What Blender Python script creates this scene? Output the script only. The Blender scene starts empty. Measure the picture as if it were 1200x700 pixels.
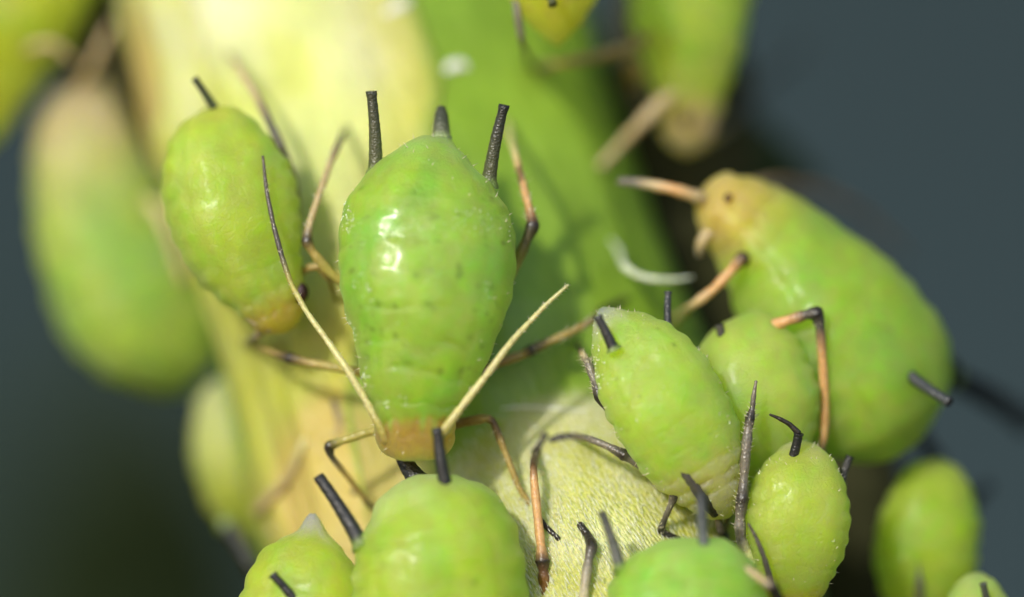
import bpy, bmesh, math, random
import numpy as np
from mathutils import Vector, Matrix, noise
from mathutils.bvhtree import BVHTree

random.seed(7)
SC = bpy.context.scene
COL = SC.collection
SC.unit_settings.system = 'METRIC'
SC.unit_settings.scale_length = 0.001          # one unit is a millimetre

# ------------------------------------------------------------------ camera
DIST = 60.0
PPM = 150.0                                    # picture pixels per millimetre at the focus distance
cam = bpy.data.cameras.new('camera')
cam_o = bpy.data.objects.new('camera', cam)
COL.objects.link(cam_o)
cam_o.location = (0, -DIST, 0)
cam_o.rotation_euler = (math.radians(90), 0, 0)
cam.lens = 1000.0
cam.sensor_width = 8.0 / DIST * 1000.0
cam.clip_start = 1.0
cam.clip_end = 2000.0
cam.dof.use_dof = True
cam.dof.focus_distance = DIST - 0.02
cam.dof.aperture_fstop = 1.0 / 5.6             # a 5.6 mm wide pupil: macro depth of field
SC.camera = cam_o

# ------------------------------------------------------------------ world, sun, exposure
SUN = Vector((-0.38, -0.82, 0.43)).normalized()   # towards the sun
world = bpy.data.worlds.new('World')
SC.world = world
world.use_nodes = True
wn, wl = world.node_tree.nodes, world.node_tree.links
wn.clear()
sky = wn.new('ShaderNodeTexSky')
sky.sky_type = 'NISHITA'
sky.sun_disc = False
sky.sun_elevation = math.asin(SUN.z)
sky.sun_rotation = math.atan2(SUN.x, SUN.y)
bg = wn.new('ShaderNodeBackground')
bg.inputs['Strength'].default_value = 0.15
out = wn.new('ShaderNodeOutputWorld')
wl.new(sky.outputs[0], bg.inputs[0])
wl.new(bg.outputs[0], out.inputs[0])
sl = bpy.data.lights.new('sun', 'SUN')
sl.energy = 2.9
sl.angle = math.radians(3.0)
sl.color = (1.0, 0.96, 0.88)
so = bpy.data.objects.new('sun', sl)
COL.objects.link(so)
so.location = SUN * 50
so.rotation_euler = SUN.to_track_quat('Z', 'Y').to_euler()
SC.view_settings.view_transform = 'Standard'
SC.view_settings.look = 'None'
SC.view_settings.exposure = 0.16
SC.view_settings.gamma = 1.0
SC.view_settings.use_curve_mapping = False
SC.render.engine = 'CYCLES'
SC.cycles.use_denoising = True
SC.cycles.max_bounces = 8


# ------------------------------------------------------------------ helpers
def P(px, py, d):
    """point seen at picture position px, py (1200 x 700), d mm behind the focus distance"""
    s = (DIST + d) / DIST / PPM
    return Vector(((px - 600) * s, d, (350 - py) * s))


def lin(r, g, b):
    f = lambda c: (c / 255 / 12.92) if c <= 10 else ((c / 255 + 0.055) / 1.055) ** 2.4
    return (f(r), f(g), f(b))


def mixc(a, b, t):
    t = max(0.0, min(1.0, t))
    return tuple(a[i] + (b[i] - a[i]) * t for i in range(3))


def sstep(a, b, x):
    t = max(0.0, min(1.0, (x - a) / (b - a)))
    return t * t * (3 - 2 * t)


def link(name, verts, faces, mat, parent=None, cols=None, smooth=True, origin=None):
    """one mesh object; verts are world positions, kept relative to the parent or to origin"""
    o0 = Vector(parent['_o']) if parent is not None else (Vector(origin) if origin is not None else Vector((0, 0, 0)))
    me = bpy.data.meshes.new(name)
    me.from_pydata([tuple(Vector(v) - o0) for v in verts], [], faces)
    bm = bmesh.new()
    bm.from_mesh(me)
    bmesh.ops.recalc_face_normals(bm, faces=bm.faces)
    bm.to_mesh(me)
    bm.free()
    me.update()
    if smooth:
        me.polygons.foreach_set('use_smooth', [True] * len(me.polygons))
    if cols is not None:
        at = me.color_attributes.new('col', 'FLOAT_COLOR', 'POINT')
        flat = np.ones((len(verts), 4), np.float32)
        flat[:, :len(cols[0])] = np.array(cols, np.float32)
        at.data.foreach_set('color', flat.ravel())
    me.materials.append(mat)
    ob = bpy.data.objects.new(name, me)
    COL.objects.link(ob)
    if parent is not None:
        ob.parent = parent
    elif origin is not None:
        ob.location = o0
    ob['_o'] = tuple(o0)
    return ob


def thing(name, label, cat, at, group=None):
    e = bpy.data.objects.new(name, None)
    COL.objects.link(e)
    e.location = at
    e.empty_display_size = 0.1
    e['_o'] = tuple(at)
    e['label'] = label
    e['category'] = cat
    if group:
        e['group'] = group
    return e


def catmull(pts, n):
    """pts: list of float tuples, returns n samples (centripetal enough for gentle lists)"""
    a = np.array(pts, float)
    m = len(a)
    d = np.r_[0, np.cumsum(np.sqrt(((a[1:, :2] - a[:-1, :2]) ** 2).sum(1)) + 1e-6)]
    t = np.linspace(0, d[-1], n)
    outp = np.zeros((n, a.shape[1]))
    # monotone-limited hermite per column
    h = np.diff(d)
    for c in range(a.shape[1]):
        y = a[:, c]
        s = np.diff(y) / h
        mm = np.zeros(m)
        mm[0], mm[-1] = s[0], s[-1]
        for i in range(1, m - 1):
            if c >= 3 and s[i - 1] * s[i] <= 0:
                mm[i] = 0
            else:
                w1, w2 = 2 * h[i] + h[i - 1], h[i] + 2 * h[i - 1]
                if c >= 3:
                    mm[i] = (w1 + w2) / (w1 / s[i - 1] + w2 / s[i])
                else:
                    mm[i] = (s[i - 1] * h[i] + s[i] * h[i - 1]) / (h[i] + h[i - 1])
        k = np.clip(np.searchsorted(d, t) - 1, 0, m - 2)
        x = (t - d[k]) / h[k]
        outp[:, c] = ((1 + 2 * x) * (1 - x) ** 2 * y[k] + x * (1 - x) ** 2 * h[k] * mm[k]
                      + x * x * (3 - 2 * x) * y[k + 1] + x * x * (x - 1) * h[k] * mm[k + 1])
    return outp


# ------------------------------------------------------------------ materials
def new_mat(name):
    m = bpy.data.materials.new(name)
    m.use_nodes = True
    nt = m.node_tree
    nt.nodes.clear()
    o = nt.nodes.new('ShaderNodeOutputMaterial')
    p = nt.nodes.new('ShaderNodeBsdfPrincipled')
    nt.links.new(p.outputs[0], o.inputs[0])
    return m, nt, p


def nd(nt, t, **kw):
    n = nt.nodes.new(t)
    for k, v in kw.items():
        if k in n.inputs.keys():
            n.inputs[k].default_value = v
        else:
            setattr(n, k, v)
    return n


def math_n(nt, op, a, b=None):
    n = nt.nodes.new('ShaderNodeMath')
    n.operation = op
    for i, v in enumerate((a, b)):
        if v is None:
            continue
        if isinstance(v, (int, float)):
            n.inputs[i].default_value = v
        else:
            nt.links.new(v, n.inputs[i])
    return n.outputs[0]


def coat_bumps(nt, p, specs, coord, dist=0.01):
    """specs: (node, output, weight) heights summed into one bump"""
    tot = None
    for n, o, w in specs:
        v = math_n(nt, 'MULTIPLY', n.outputs[o], w)
        tot = v if tot is None else math_n(nt, 'ADD', tot, v)
    b = nt.nodes.new('ShaderNodeBump')
    b.inputs['Distance'].default_value = dist
    b.inputs['Strength'].default_value = 1.0
    nt.links.new(tot, b.inputs['Height'])
    nt.links.new(b.outputs[0], p.inputs['Normal'])
    return b


def skin_material(name, sss=1.0, rad=(1.4, 1.45, 0.40), rough=0.42, bump=0.7, spec=0.35, coat=0.5):
    m, nt, p = new_mat(name)
    tc = nd(nt, 'ShaderNodeTexCoord')
    at = nd(nt, 'ShaderNodeAttribute', attribute_name='col')
    n1 = nd(nt, 'ShaderNodeTexNoise', Scale=9.0, Detail=4.0)
    n2 = nd(nt, 'ShaderNodeTexNoise', Scale=42.0, Detail=3.0)
    vo = nd(nt, 'ShaderNodeTexVoronoi', Scale=11.0)
    vo.feature = 'DISTANCE_TO_EDGE'
    v3 = nd(nt, 'ShaderNodeTexVoronoi', Scale=26.0)
    for n in (n1, n2, vo, v3):
        nt.links.new(tc.outputs['Object'], n.inputs['Vector'])
    # mottling of the pigment
    hsv = nd(nt, 'ShaderNodeHueSaturation')
    nt.links.new(at.outputs['Color'], hsv.inputs['Color'])
    val = math_n(nt, 'ADD', math_n(nt, 'MULTIPLY', n1.outputs['Fac'], 0.28), 0.88)
    vq = nd(nt, 'ShaderNodeTexVoronoi', Scale=7.0)
    vq.feature = 'SMOOTH_F1'
    n5 = nd(nt, 'ShaderNodeTexNoise', Scale=4.5, Detail=5.0, Roughness=0.65)
    nt.links.new(tc.outputs['Object'], n5.inputs['Vector'])
    nt.links.new(tc.outputs['Object'], vq.inputs['Vector'])
    val = math_n(nt, 'ADD', val, math_n(nt, 'MULTIPLY', math_n(nt, 'SUBTRACT', n5.outputs['Fac'], 0.5), 0.30))
    bw = nd(nt, 'ShaderNodeRGBToBW')
    nt.links.new(vq.outputs['Color'], bw.inputs[0])
    val = math_n(nt, 'ADD', val, math_n(nt, 'MULTIPLY', math_n(nt, 'SUBTRACT', bw.outputs[0], 0.5), 0.16))
    nt.links.new(val, hsv.inputs['Value'])
    sat = math_n(nt, 'ADD', math_n(nt, 'MULTIPLY', n5.outputs['Fac'], 0.3), 0.82)
    nt.links.new(sat, hsv.inputs['Saturation'])
    hue = math_n(nt, 'ADD', math_n(nt, 'MULTIPLY', n1.outputs['Fac'], 0.07), 0.452)
    nt.links.new(hue, hsv.inputs['Hue'])
    nt.links.new(hsv.outputs[0], p.inputs['Base Color'])
    p.inputs['Subsurface Weight'].default_value = sss
    p.inputs['Subsurface Radius'].default_value = rad
    p.inputs['Subsurface Scale'].default_value = 1.0
    p.inputs['Specular IOR Level'].default_value = spec
    r = math_n(nt, 'ADD', math_n(nt, 'MULTIPLY', n2.outputs['Fac'], 0.35), rough - 0.17)
    nt.links.new(r, p.inputs['Roughness'])
    vs = nd(nt, 'ShaderNodeMapRange')
    vs.inputs['From Max'].default_value = 0.07
    nt.links.new(vo.outputs['Distance'], vs.inputs['Value'])
    coat_bumps(nt, p, [(n2, 'Fac', 0.8 * bump), (vs, 0, 0.25 * bump), (n1, 'Fac', 1.5 * bump)], tc, 0.012)
    p.inputs['Coat Weight'].default_value = coat
    p.inputs['Coat Roughness'].default_value = 0.19
    p.inputs['Sheen Weight'].default_value = 0.26
    p.inputs['Sheen Roughness'].default_value = 0.5
    p.inputs['Sheen Tint'].default_value = (0.75, 0.92, 0.42, 1)
    b2 = nt.nodes.new('ShaderNodeBump')
    b2.inputs['Distance'].default_value = 0.003
    nt.links.new(math_n(nt, 'ADD', math_n(nt, 'MULTIPLY', n1.outputs['Fac'], 1.2), math_n(nt, 'MULTIPLY', n2.outputs['Fac'], 0.12)), b2.inputs['Height'])
    nt.links.new(b2.outputs[0], p.inputs['Coat Normal'])
    # thin living skin lets light into the body and out again
    tr = nt.nodes.new('ShaderNodeBsdfTranslucent')
    pale = nd(nt, 'ShaderNodeMixRGB')
    pale.inputs['Fac'].default_value = 0.6
    pale.inputs['Color2'].default_value = (0.86, 0.92, 0.42, 1)
    nt.links.new(hsv.outputs[0], pale.inputs['Color1'])
    nt.links.new(pale.outputs[0], tr.inputs['Color'])
    ms = nt.nodes.new('ShaderNodeMixShader')
    ms.inputs['Fac'].default_value = 0.34
    nt.links.new(p.outputs[0], ms.inputs[1])
    nt.links.new(tr.outputs[0], ms.inputs[2])
    so2 = [n for n in nt.nodes if n.type == 'OUTPUT_MATERIAL'][0]
    nt.links.new(ms.outputs[0], so2.inputs[0])
    return m


SKIN_WET = skin_material('aphid_skin_wet', bump=0.8, coat=0.36)
SKIN = skin_material('aphid_skin', coat=0.10, bump=0.9)
SKIN_SOFT = skin_material('aphid_skin_soft', rough=0.5, bump=0.4, spec=0.35, coat=0.08)


def limb_material(name, rough=0.32, sss=0.25, bump=0.004, ring=False):
    m, nt, p = new_mat(name)
    tc = nd(nt, 'ShaderNodeTexCoord')
    at = nd(nt, 'ShaderNodeAttribute', attribute_name='col')
    n1 = nd(nt, 'ShaderNodeTexNoise', Scale=30.0, Detail=3.0)
    n2 = nd(nt, 'ShaderNodeTexVoronoi', Scale=55.0)
    for n in (n1, n2):
        nt.links.new(tc.outputs['Object'], n.inputs['Vector'])
    hsv = nd(nt, 'ShaderNodeHueSaturation')
    nt.links.new(at.outputs['Color'], hsv.inputs['Color'])
    nt.links.new(math_n(nt, 'ADD', math_n(nt, 'MULTIPLY', n1.outputs['Fac'], 0.9), 0.55), hsv.inputs['Value'])
    nt.links.new(hsv.outputs[0], p.inputs['Base Color'])
    p.inputs['Subsurface Weight'].default_value = sss
    p.inputs['Subsurface Radius'].default_value = (0.1, 0.06, 0.03)
    p.inputs['Subsurface Scale'].default_value = 1.0
    p.inputs['Roughness'].default_value = rough
    coat_bumps(nt, p, [(n1, 'Fac', 1.0), (n2, 'Distance', 0.9)], tc, bump)
    return m


LIMB = limb_material('aphid_limb', sss=0.6)
HORN = limb_material('aphid_cornicle', rough=0.36, sss=0.0, bump=0.006)


def plain_material(name, base, rough=0.5, sss=0.0, spec=0.5, nscale=20.0, var=0.4, bump=0.004, alpha=1.0, trans=0.0):
    m, nt, p = new_mat(name)
    tc = nd(nt, 'ShaderNodeTexCoord')
    n1 = nd(nt, 'ShaderNodeTexNoise', Scale=nscale, Detail=4.0)
    nt.links.new(tc.outputs['Object'], n1.inputs['Vector'])
    hsv = nd(nt, 'ShaderNodeHueSaturation')
    hsv.inputs['Color'].default_value = (*base, 1)
    nt.links.new(math_n(nt, 'ADD', math_n(nt, 'MULTIPLY', n1.outputs['Fac'], 2 * var), 1 - var), hsv.inputs['Value'])
    nt.links.new(hsv.outputs[0], p.inputs['Base Color'])
    p.inputs['Roughness'].default_value = rough
    p.inputs['Subsurface Weight'].default_value = sss
    p.inputs['Subsurface Radius'].default_value = (0.1, 0.1, 0.05)
    p.inputs['Subsurface Scale'].default_value = 1.0
    p.inputs['Specular IOR Level'].default_value = spec
    p.inputs['Transmission Weight'].default_value = trans
    coat_bumps(nt, p, [(n1, 'Fac', 1.0)], tc, bump)
    return m


EYE = plain_material('compound_eye', (0.035, 0.008, 0.012), rough=0.25, nscale=60, bump=0.01)
EYE_BROWN = plain_material('brown_eye', (0.11, 0.055, 0.022), rough=0.35, nscale=60, bump=0.01)
BRISTLE = plain_material('pale_bristle', (0.72, 0.66, 0.42), rough=0.3, sss=0.3)
BRISTLE_DARK = plain_material('tan_bristle', (0.5, 0.42, 0.28), rough=0.3)
FUZZ = plain_material('plant_fuzz', (0.86, 0.88, 0.66), rough=0.15, sss=0.2, spec=0.8)
GLINT = plain_material('glint_grain', (0.74, 0.84, 0.5), rough=0.05, sss=0.5, nscale=30)  # pale glossy grains that stand in for small glints on the skin
WAX = plain_material('white_wax', (0.84, 0.86, 0.74), rough=0.4, sss=0.4)
SHED = plain_material('shed_skin', (0.62, 0.70, 0.46), rough=0.3, sss=0.6, nscale=14, bump=0.02)


def plant_material(name, sss=0.5):
    m, nt, p = new_mat(name)
    tc = nd(nt, 'ShaderNodeTexCoord')
    at = nd(nt, 'ShaderNodeAttribute', attribute_name='col')
    fz = nd(nt, 'ShaderNodeAttribute', attribute_name='fuzz')
    mp = nd(nt, 'ShaderNodeMapping')
    turn_cells = nd(nt, 'ShaderNodeMapping')
    turn_cells.inputs['Rotation'].default_value = (0, math.radians(30), 0)
    nt.links.new(tc.outputs['Object'], turn_cells.inputs['Vector'])
    mp.inputs['Scale'].default_value = (42.0, 42.0, 9.0)
    nt.links.new(turn_cells.outputs[0], mp.inputs['Vector'])
    vo = nd(nt, 'ShaderNodeTexVoronoi', Scale=1.0)
    nt.links.new(mp.outputs[0], vo.inputs['Vector'])
    vc = nd(nt, 'ShaderNodeTexVoronoi', Scale=1.0)
    vc.feature = 'F1'
    nt.links.new(mp.outputs[0], vc.inputs['Vector'])
    mp2 = nd(nt, 'ShaderNodeMapping')
    turn_veins = nd(nt, 'ShaderNodeMapping')
    turn_veins.inputs['Rotation'].default_value = (0, math.radians(18), 0)
    nt.links.new(tc.outputs['Object'], turn_veins.inputs['Vector'])
    mp2.inputs['Scale'].default_value = (14.0, 14.0, 1.6)
    nt.links.new(turn_veins.outputs[0], mp2.inputs['Vector'])
    n1 = nd(nt, 'ShaderNodeTexNoise', Scale=1.0, Detail=4.0)
    nt.links.new(mp2.outputs[0], n1.inputs['Vector'])
    n2 = nd(nt, 'ShaderNodeTexNoise', Scale=55.0, Detail=2.0)
    n3 = nd(nt, 'ShaderNodeTexNoise', Scale=2.2, Detail=4.0)
    for n in (n2, n3):
        nt.links.new(tc.outputs['Object'], n.inputs['Vector'])
    hsv = nd(nt, 'ShaderNodeHueSaturation')
    nt.links.new(at.outputs['Color'], hsv.inputs['Color'])
    v = math_n(nt, 'ADD', math_n(nt, 'MULTIPLY', n3.outputs['Fac'], 0.5), 0.75)
    v = math_n(nt, 'ADD', v, math_n(nt, 'MULTIPLY', math_n(nt, 'SUBTRACT', n1.outputs['Fac'], 0.5), 0.35))
    nt.links.new(v, hsv.inputs['Value'])
    nt.links.new(hsv.outputs[0], p.inputs['Base Color'])
    p.inputs['Subsurface Weight'].default_value = sss
    p.inputs['Subsurface Radius'].default_value = (0.25, 0.4, 0.08)
    p.inputs['Subsurface Scale'].default_value = 1.0
    p.inputs['Roughness'].default_value = 0.36
    hh = math_n(nt, 'MULTIPLY', math_n(nt, 'SUBTRACT', 0.7, vo.outputs['Distance']), 1.4)
    hh = math_n(nt, 'ADD', hh, math_n(nt, 'MULTIPLY', n2.outputs['Fac'], 0.8))
    hh = math_n(nt, 'MULTIPLY', hh, math_n(nt, 'ADD', math_n(nt, 'MULTIPLY', fz.outputs['Fac'], 0.9), 0.12))
    hh = math_n(nt, 'ADD', hh, math_n(nt, 'MULTIPLY', n1.outputs['Fac'], 0.9))
    b = nd(nt, 'ShaderNodeBump')
    b.inputs['Distance'].default_value = 0.020
    nt.links.new(hh, b.inputs['Height'])
    nt.links.new(b.outputs[0], p.inputs['Normal'])
    return m


PLANT = plant_material('plant_tissue')


def set_fuzz(ob, vals):
    a = ob.data.attributes.new('fuzz', 'FLOAT', 'POINT')
    a.data.foreach_set('value', np.array(vals, np.float32))


# ------------------------------------------------------------------ setting: backdrop
bm_v, bm_f = [], []
NX, NZ = 40, 24
for j in range(NZ + 1):
    for i in range(NX + 1):
        x = (i / NX - 0.5) * 900
        z = (j / NZ - 0.5) * 620
        y = 190 - 0.0006 * (x * x + z * z) + 6 * noise.noise(Vector((x * 0.02, z * 0.02, 1.3)))
        bm_v.append((x, y, z))
for j in range(NZ):
    for i in range(NX):
        a = j * (NX + 1) + i
        bm_f.append((a, a + 1, a + NX + 2, a + NX + 1))
BACK = plain_material('distant_slate_ground', (0.0275, 0.0455, 0.054), rough=0.9, nscale=0.012, var=0.45, bump=0.5, spec=0.1)
bd = link('backdrop', bm_v, bm_f, BACK)
bd['kind'] = 'structure'


def leaf(name, label, pts, mat, up=(0, -1, 0), cup=0.12, cols=None, thick=0.06, n=40, m=16, cat='leaf', group=None):
    """a leaf blade with midrib, own thickness; pts: (px, py, d, width px)"""
    s = catmull(pts, n)
    pos = [P(*r[:3]) for r in s]
    verts, faces, cc = [], [], []
    for layer in (0, 1):
        for i in range(n):
            t = (pos[min(i + 1, n - 1)] - pos[max(i - 1, 0)]).normalized()
            lat = t.cross(Vector(up)).normalized()
            nor = lat.cross(t).normalized()
            w = s[i][3] / PPM
            for k in range(m + 1):
                q = k / m * 2 - 1
                wob = 0.05 * w * noise.noise(Vector((q * 1.4, i * 0.13, len(pts) + pts[0][0] * 0.01)))
                off = -cup * w * q * q + 0.04 * w * math.exp(-(q / 0.07) ** 2) * -1 + wob
                edge = thick * (1 - q * q * 0.9)
                verts.append(pos[i] + lat * (q * w / 2) + nor * (off + (edge / 2 if layer == 0 else -edge / 2)))
                if cols:
                    u = i / (n - 1)
                    cc.append(mixc(cols[0], cols[1], u + 0.25 * noise.noise(Vector((q * 2, u * 4, 3.1)))))
    L = n * (m + 1)
    for i in range(n - 1):
        for k in range(m):
            a = i * (m + 1) + k
            faces.append((a, a + 1, a + m + 2, a + m + 1))
            faces.append((L + a, L + a + m + 1, L + a + m + 2, L + a + 1))
    for i in range(n - 1):
        a = i * (m + 1)
        faces.append((a, a + m + 1, L + a + m + 1, L + a))
        a += m
        faces.append((a, L + a, L + a + m + 1, a + m + 1))
    for i in (0, n - 1):
        for k in range(m):
            a = i * (m + 1) + k
            faces.append((a, L + a, L + a + 1, a + 1) if i == 0 else (a, a + 1, L + a + 1, L + a))
    o = link(name, verts, faces, mat, cols=cc if cols else None, origin=pos[n // 2])
    o['label'] = label
    o['category'] = cat
    if group:
        o['group'] = group
    return o


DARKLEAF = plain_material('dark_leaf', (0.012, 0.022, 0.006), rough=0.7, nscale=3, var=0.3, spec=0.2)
SHADELEAF = plain_material('shaded_leaf', (0.026, 0.044, 0.010), rough=0.6, nscale=3, var=0.4, spec=0.2)  # leaf green darkened to carry the stem's shade
SHADESHEET = plain_material('shade_sheet', (0.034, 0.034, 0.008), rough=0.7, nscale=3, var=0.4, spec=0.2)  # for dark sheets added where there is only shade
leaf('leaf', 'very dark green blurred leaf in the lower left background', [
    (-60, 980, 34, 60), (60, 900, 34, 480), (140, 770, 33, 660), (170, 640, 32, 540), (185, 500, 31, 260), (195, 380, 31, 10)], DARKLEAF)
leaf('leaf', 'green blurred leaf, shade put in its colour, behind the stem above the large right aphid', [
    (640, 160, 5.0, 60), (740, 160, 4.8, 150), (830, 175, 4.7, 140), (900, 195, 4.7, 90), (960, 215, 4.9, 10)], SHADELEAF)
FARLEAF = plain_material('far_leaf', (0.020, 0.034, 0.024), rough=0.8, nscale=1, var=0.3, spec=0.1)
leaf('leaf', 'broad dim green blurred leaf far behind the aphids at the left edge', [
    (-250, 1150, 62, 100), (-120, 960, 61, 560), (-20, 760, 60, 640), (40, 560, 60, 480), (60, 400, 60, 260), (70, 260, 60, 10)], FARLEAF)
leaf('leaf', 'dark olive leaf-shaped sheet added as shade behind the stem beside the large right aphid', [
    (770, -60, 3.9, 60), (785, 20, 3.8, 150), (795, 120, 3.7, 190), (795, 230, 3.6, 190), (800, 340, 3.5, 170), (830, 450, 3.5, 120), (850, 560, 3.5, 10)], SHADESHEET)  # upright sheet added to darken the shaded gap right of the stem
leaf('leaf', 'dark brown leaf-shaped sheet added as shade behind the small right aphid at the lower right', [
    (900, 430, 4.2, 60), (950, 500, 4.2, 200), (985, 600, 4.0, 180), (1000, 720, 4.0, 150), (1005, 820, 4.0, 20)], SHADESHEET)  # sheet added for the shade right of the stem, low down

# ------------------------------------------------------------------ setting: the stem
def xc(y):
    return float(np.interp(y, [-420, 0, 100, 250, 400, 600, 700, 1200], [290, 420, 446, 492, 542, 610, 636, 800]))


def rs(y):
    return float(np.interp(y, [-420, 0, 100, 250, 400, 600, 700, 1200], [262, 268, 268, 274, 288, 318, 328, 340]))


def dfront(y):
    return float(np.interp(y, [-420, 0, 150, 350, 700, 1200], [2.8, 2.0, 1.45, 0.86, 0.52, 0.2]))


DK = 0.86                       # stem a little flattened


def bump_node(px, py):
    e = ((px - 705) / 205.0) ** 2 + ((py - 690) / 235.0) ** 2
    return 0.72 * (max(0.0, 1 - e) ** 1.1) if e < 1 else 0.0


def node_fac(px, py):
    e = ((px - 690) / 215.0) ** 2 + ((py - 690) / 240.0) ** 2
    return sstep(1.05, 0.75, e)


G_STEM = lin(138, 170, 52)
G_DEEP = lin(118, 152, 40)
C_PALE = lin(214, 218, 150)
C_YEL = lin(186, 192, 58)
C_TAN = lin(206, 168, 104)


def stem_point(y, phi, extra=0.0):
    """phi 0 faces the camera, negative to the left"""
    r = rs(y)
    px = xc(y) + r * math.sin(phi)
    dax = dfront(y) + r * DK / PPM
    q = Vector((math.sin(phi) * 2.2, math.cos(phi) * 2.2, y * 0.004))
    ex = extra + 0.05 * noise.noise(q * 1.1) + 0.02 * noise.noise(Vector((phi * 7, y * 0.004, 2)))
    if math.cos(phi) > 0:
        ex += bump_node(px, y)
    rr = r / PPM + ex
    X = (xc(y) - 600) / PPM + rr * math.sin(phi)
    Y = dax - rr * DK * math.cos(phi) if ex == 0 else dax - (r * DK / PPM + ex) * math.cos(phi)
    s = (DIST + dax) / DIST
    return Vector((X * s, Y, (350 - y) / PPM * s))


NR, NA = 340, 300
verts, cols, fz = [], [], []
for j in range(NR):
    y = -420 + j * (1600 / (NR - 1))
    for i in range(NA):
        # finer on the camera side
        a = i / NA * 2 * math.pi - math.pi
        phi = a - 0.45 * math.sin(a)
        v = stem_point(y, phi)
        verts.append(v)
        px = xc(y) + rs(y) * math.sin(phi)
        front = math.cos(phi) > 0
        c = mixc(G_STEM, G_DEEP, 0.5 + 0.9 * noise.noise(Vector((phi * 1.5, y * 0.003, 5))))
        f = node_fac(px, y) if front else 0
        n0 = noise.noise(Vector((px * 0.02, y * 0.02, 8)))
        c = mixc(c, mixc(C_PALE, C_YEL, 0.35 + 0.9 * n0 + sstep(690, 790, px) * 0.9), f)
        # tan flush on the lower left of the stem
        t = sstep(1.0, 0.3, ((px - 400) / 130) ** 2 + ((y - 570) / 130) ** 2) if front else 0
        c = mixc(c, C_TAN, t * 0.5)
        cols.append(c)
        fz.append(f)
faces = []
for j in range(NR - 1):
    for i in range(NA):
        a, b = j * NA + i, j * NA + (i + 1) % NA
        faces.append((a, a + NA, b + NA, b))
faces.append(tuple(range(NA)))
faces.append(tuple(reversed(range((NR - 1) * NA, NR * NA))))
stem = thing('plant_stem', 'thick green plant stem covered with aphids, pale fuzzy swollen node at the bottom', 'stem', stem_point(350, 0))
so_ = link('stalk', verts, faces, PLANT, stem, cols)
set_fuzz(so_, fz)
BVH = BVHTree.FromPolygons(verts, faces)
CAMP = Vector((0, -DIST, 0))


def surf(px, py, lift=0.0):
    d = (P(px, py, 0) - CAMP).normalized()
    hit = BVH.ray_cast(CAMP, d)
    if hit[0] is None:
        return 2.5
    return hit[0].y - lift


# pale bract clasping the upper left of the stem
def bract(y0, y1, redge, ledge, name, c0, c1, c2, th=0.16, n=120, m=60):
    vs, fs, cs, ff = [], [], [], []
    for layer in (0, 1):
        for j in range(n):
            u = j / (n - 1)
            y = y0 + (y1 - y0) * u
            ph1 = math.asin(max(-0.98, min(0.98, (redge(y) - xc(y)) / rs(y))))
            ph0 = ledge(y)
            for k in range(m):
                q = k / (m - 1)
                phi = ph0 + (ph1 - ph0) * q
                prof = sstep(0, 0.08, q) * sstep(0, 0.34, 1 - q) * min(1.0, (1 - u) * 3 + 0.02)
                ex = -0.03 if layer else 0.01 + th * prof * (0.75 + 0.5 * noise.noise(Vector((q * 3, u * 4, 2)))) + 0.02 * math.sin(q * 26 + u * 3) * prof
                vs.append(stem_point(y, phi, ex))
                nn = noise.noise(Vector((q * 4, u * 7, 9)))
                c = mixc(c0, c1, sstep(0.25, 0.55, u + 0.2 * nn))
                c = mixc(c, c2, sstep(0.52, 0.78, u + 0.25 * nn))
                c = mixc(c, C_YEL, sstep(0.78, 0.95, q) * 0.75)
                c = mixc(c, lin(184, 192, 62), sstep(-0.05, 0.45, noise.noise(Vector((q * 7, u * 16, 4)))) * 0.5 * sstep(0, 0.2, 1 - q))
                px = xc(y) + rs(y) * math.sin(phi)
                c = mixc(c, C_TAN, 0.5 * sstep(1.0, 0.35, ((px - 400) / 85) ** 2 + ((y - 560) / 120) ** 2 + 0.4 * nn))
                c = mixc(c, G_STEM, sstep(0.92, 1.0, q + 0.05 * nn))
                cs.append(c)
                ff.append(0.25)
    L = n * m
    for j in range(n - 1):
        for k in range(m - 1):
            a = j * m + k
            fs.append((a, a + m, a + m + 1, a + 1))
            fs.append((L + a, L + a + 1, L + a + m + 1, L + a + m))
    for j in range(n - 1):
        a = j * m
        fs.append((a, L + a, L + a + m, a + m))
        a += m - 1
        fs.append((a, a + m, L + a + m, L + a))
    for j in (0, n - 1):
        for k in range(m - 1):
            a = j * m + k
            fs.append((a, a + 1, L + a + 1, L + a) if j == 0 else (a, L + a, L + a + 1, a + 1))
    o = link(name, vs, fs, PLANT, stem, cs)
    set_fuzz(o, ff)
    o['label'] = 'pale cream bract wrapped over the upper left of the stem'
    return o


def redge(y):
    return np.interp(y, [-420, 0, 60, 110, 200, 330, 470, 640, 760], [455, 484, 508, 522, 505, 440, 415, 440, 420])


bract(-400, 700, redge, lambda y: math.radians(np.interp(y, [-400, 200, 450, 700], [-88, -80, -72, -60])),
      'bract', lin(206, 208, 164), lin(196, 204, 116), lin(176, 182, 84))

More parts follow.
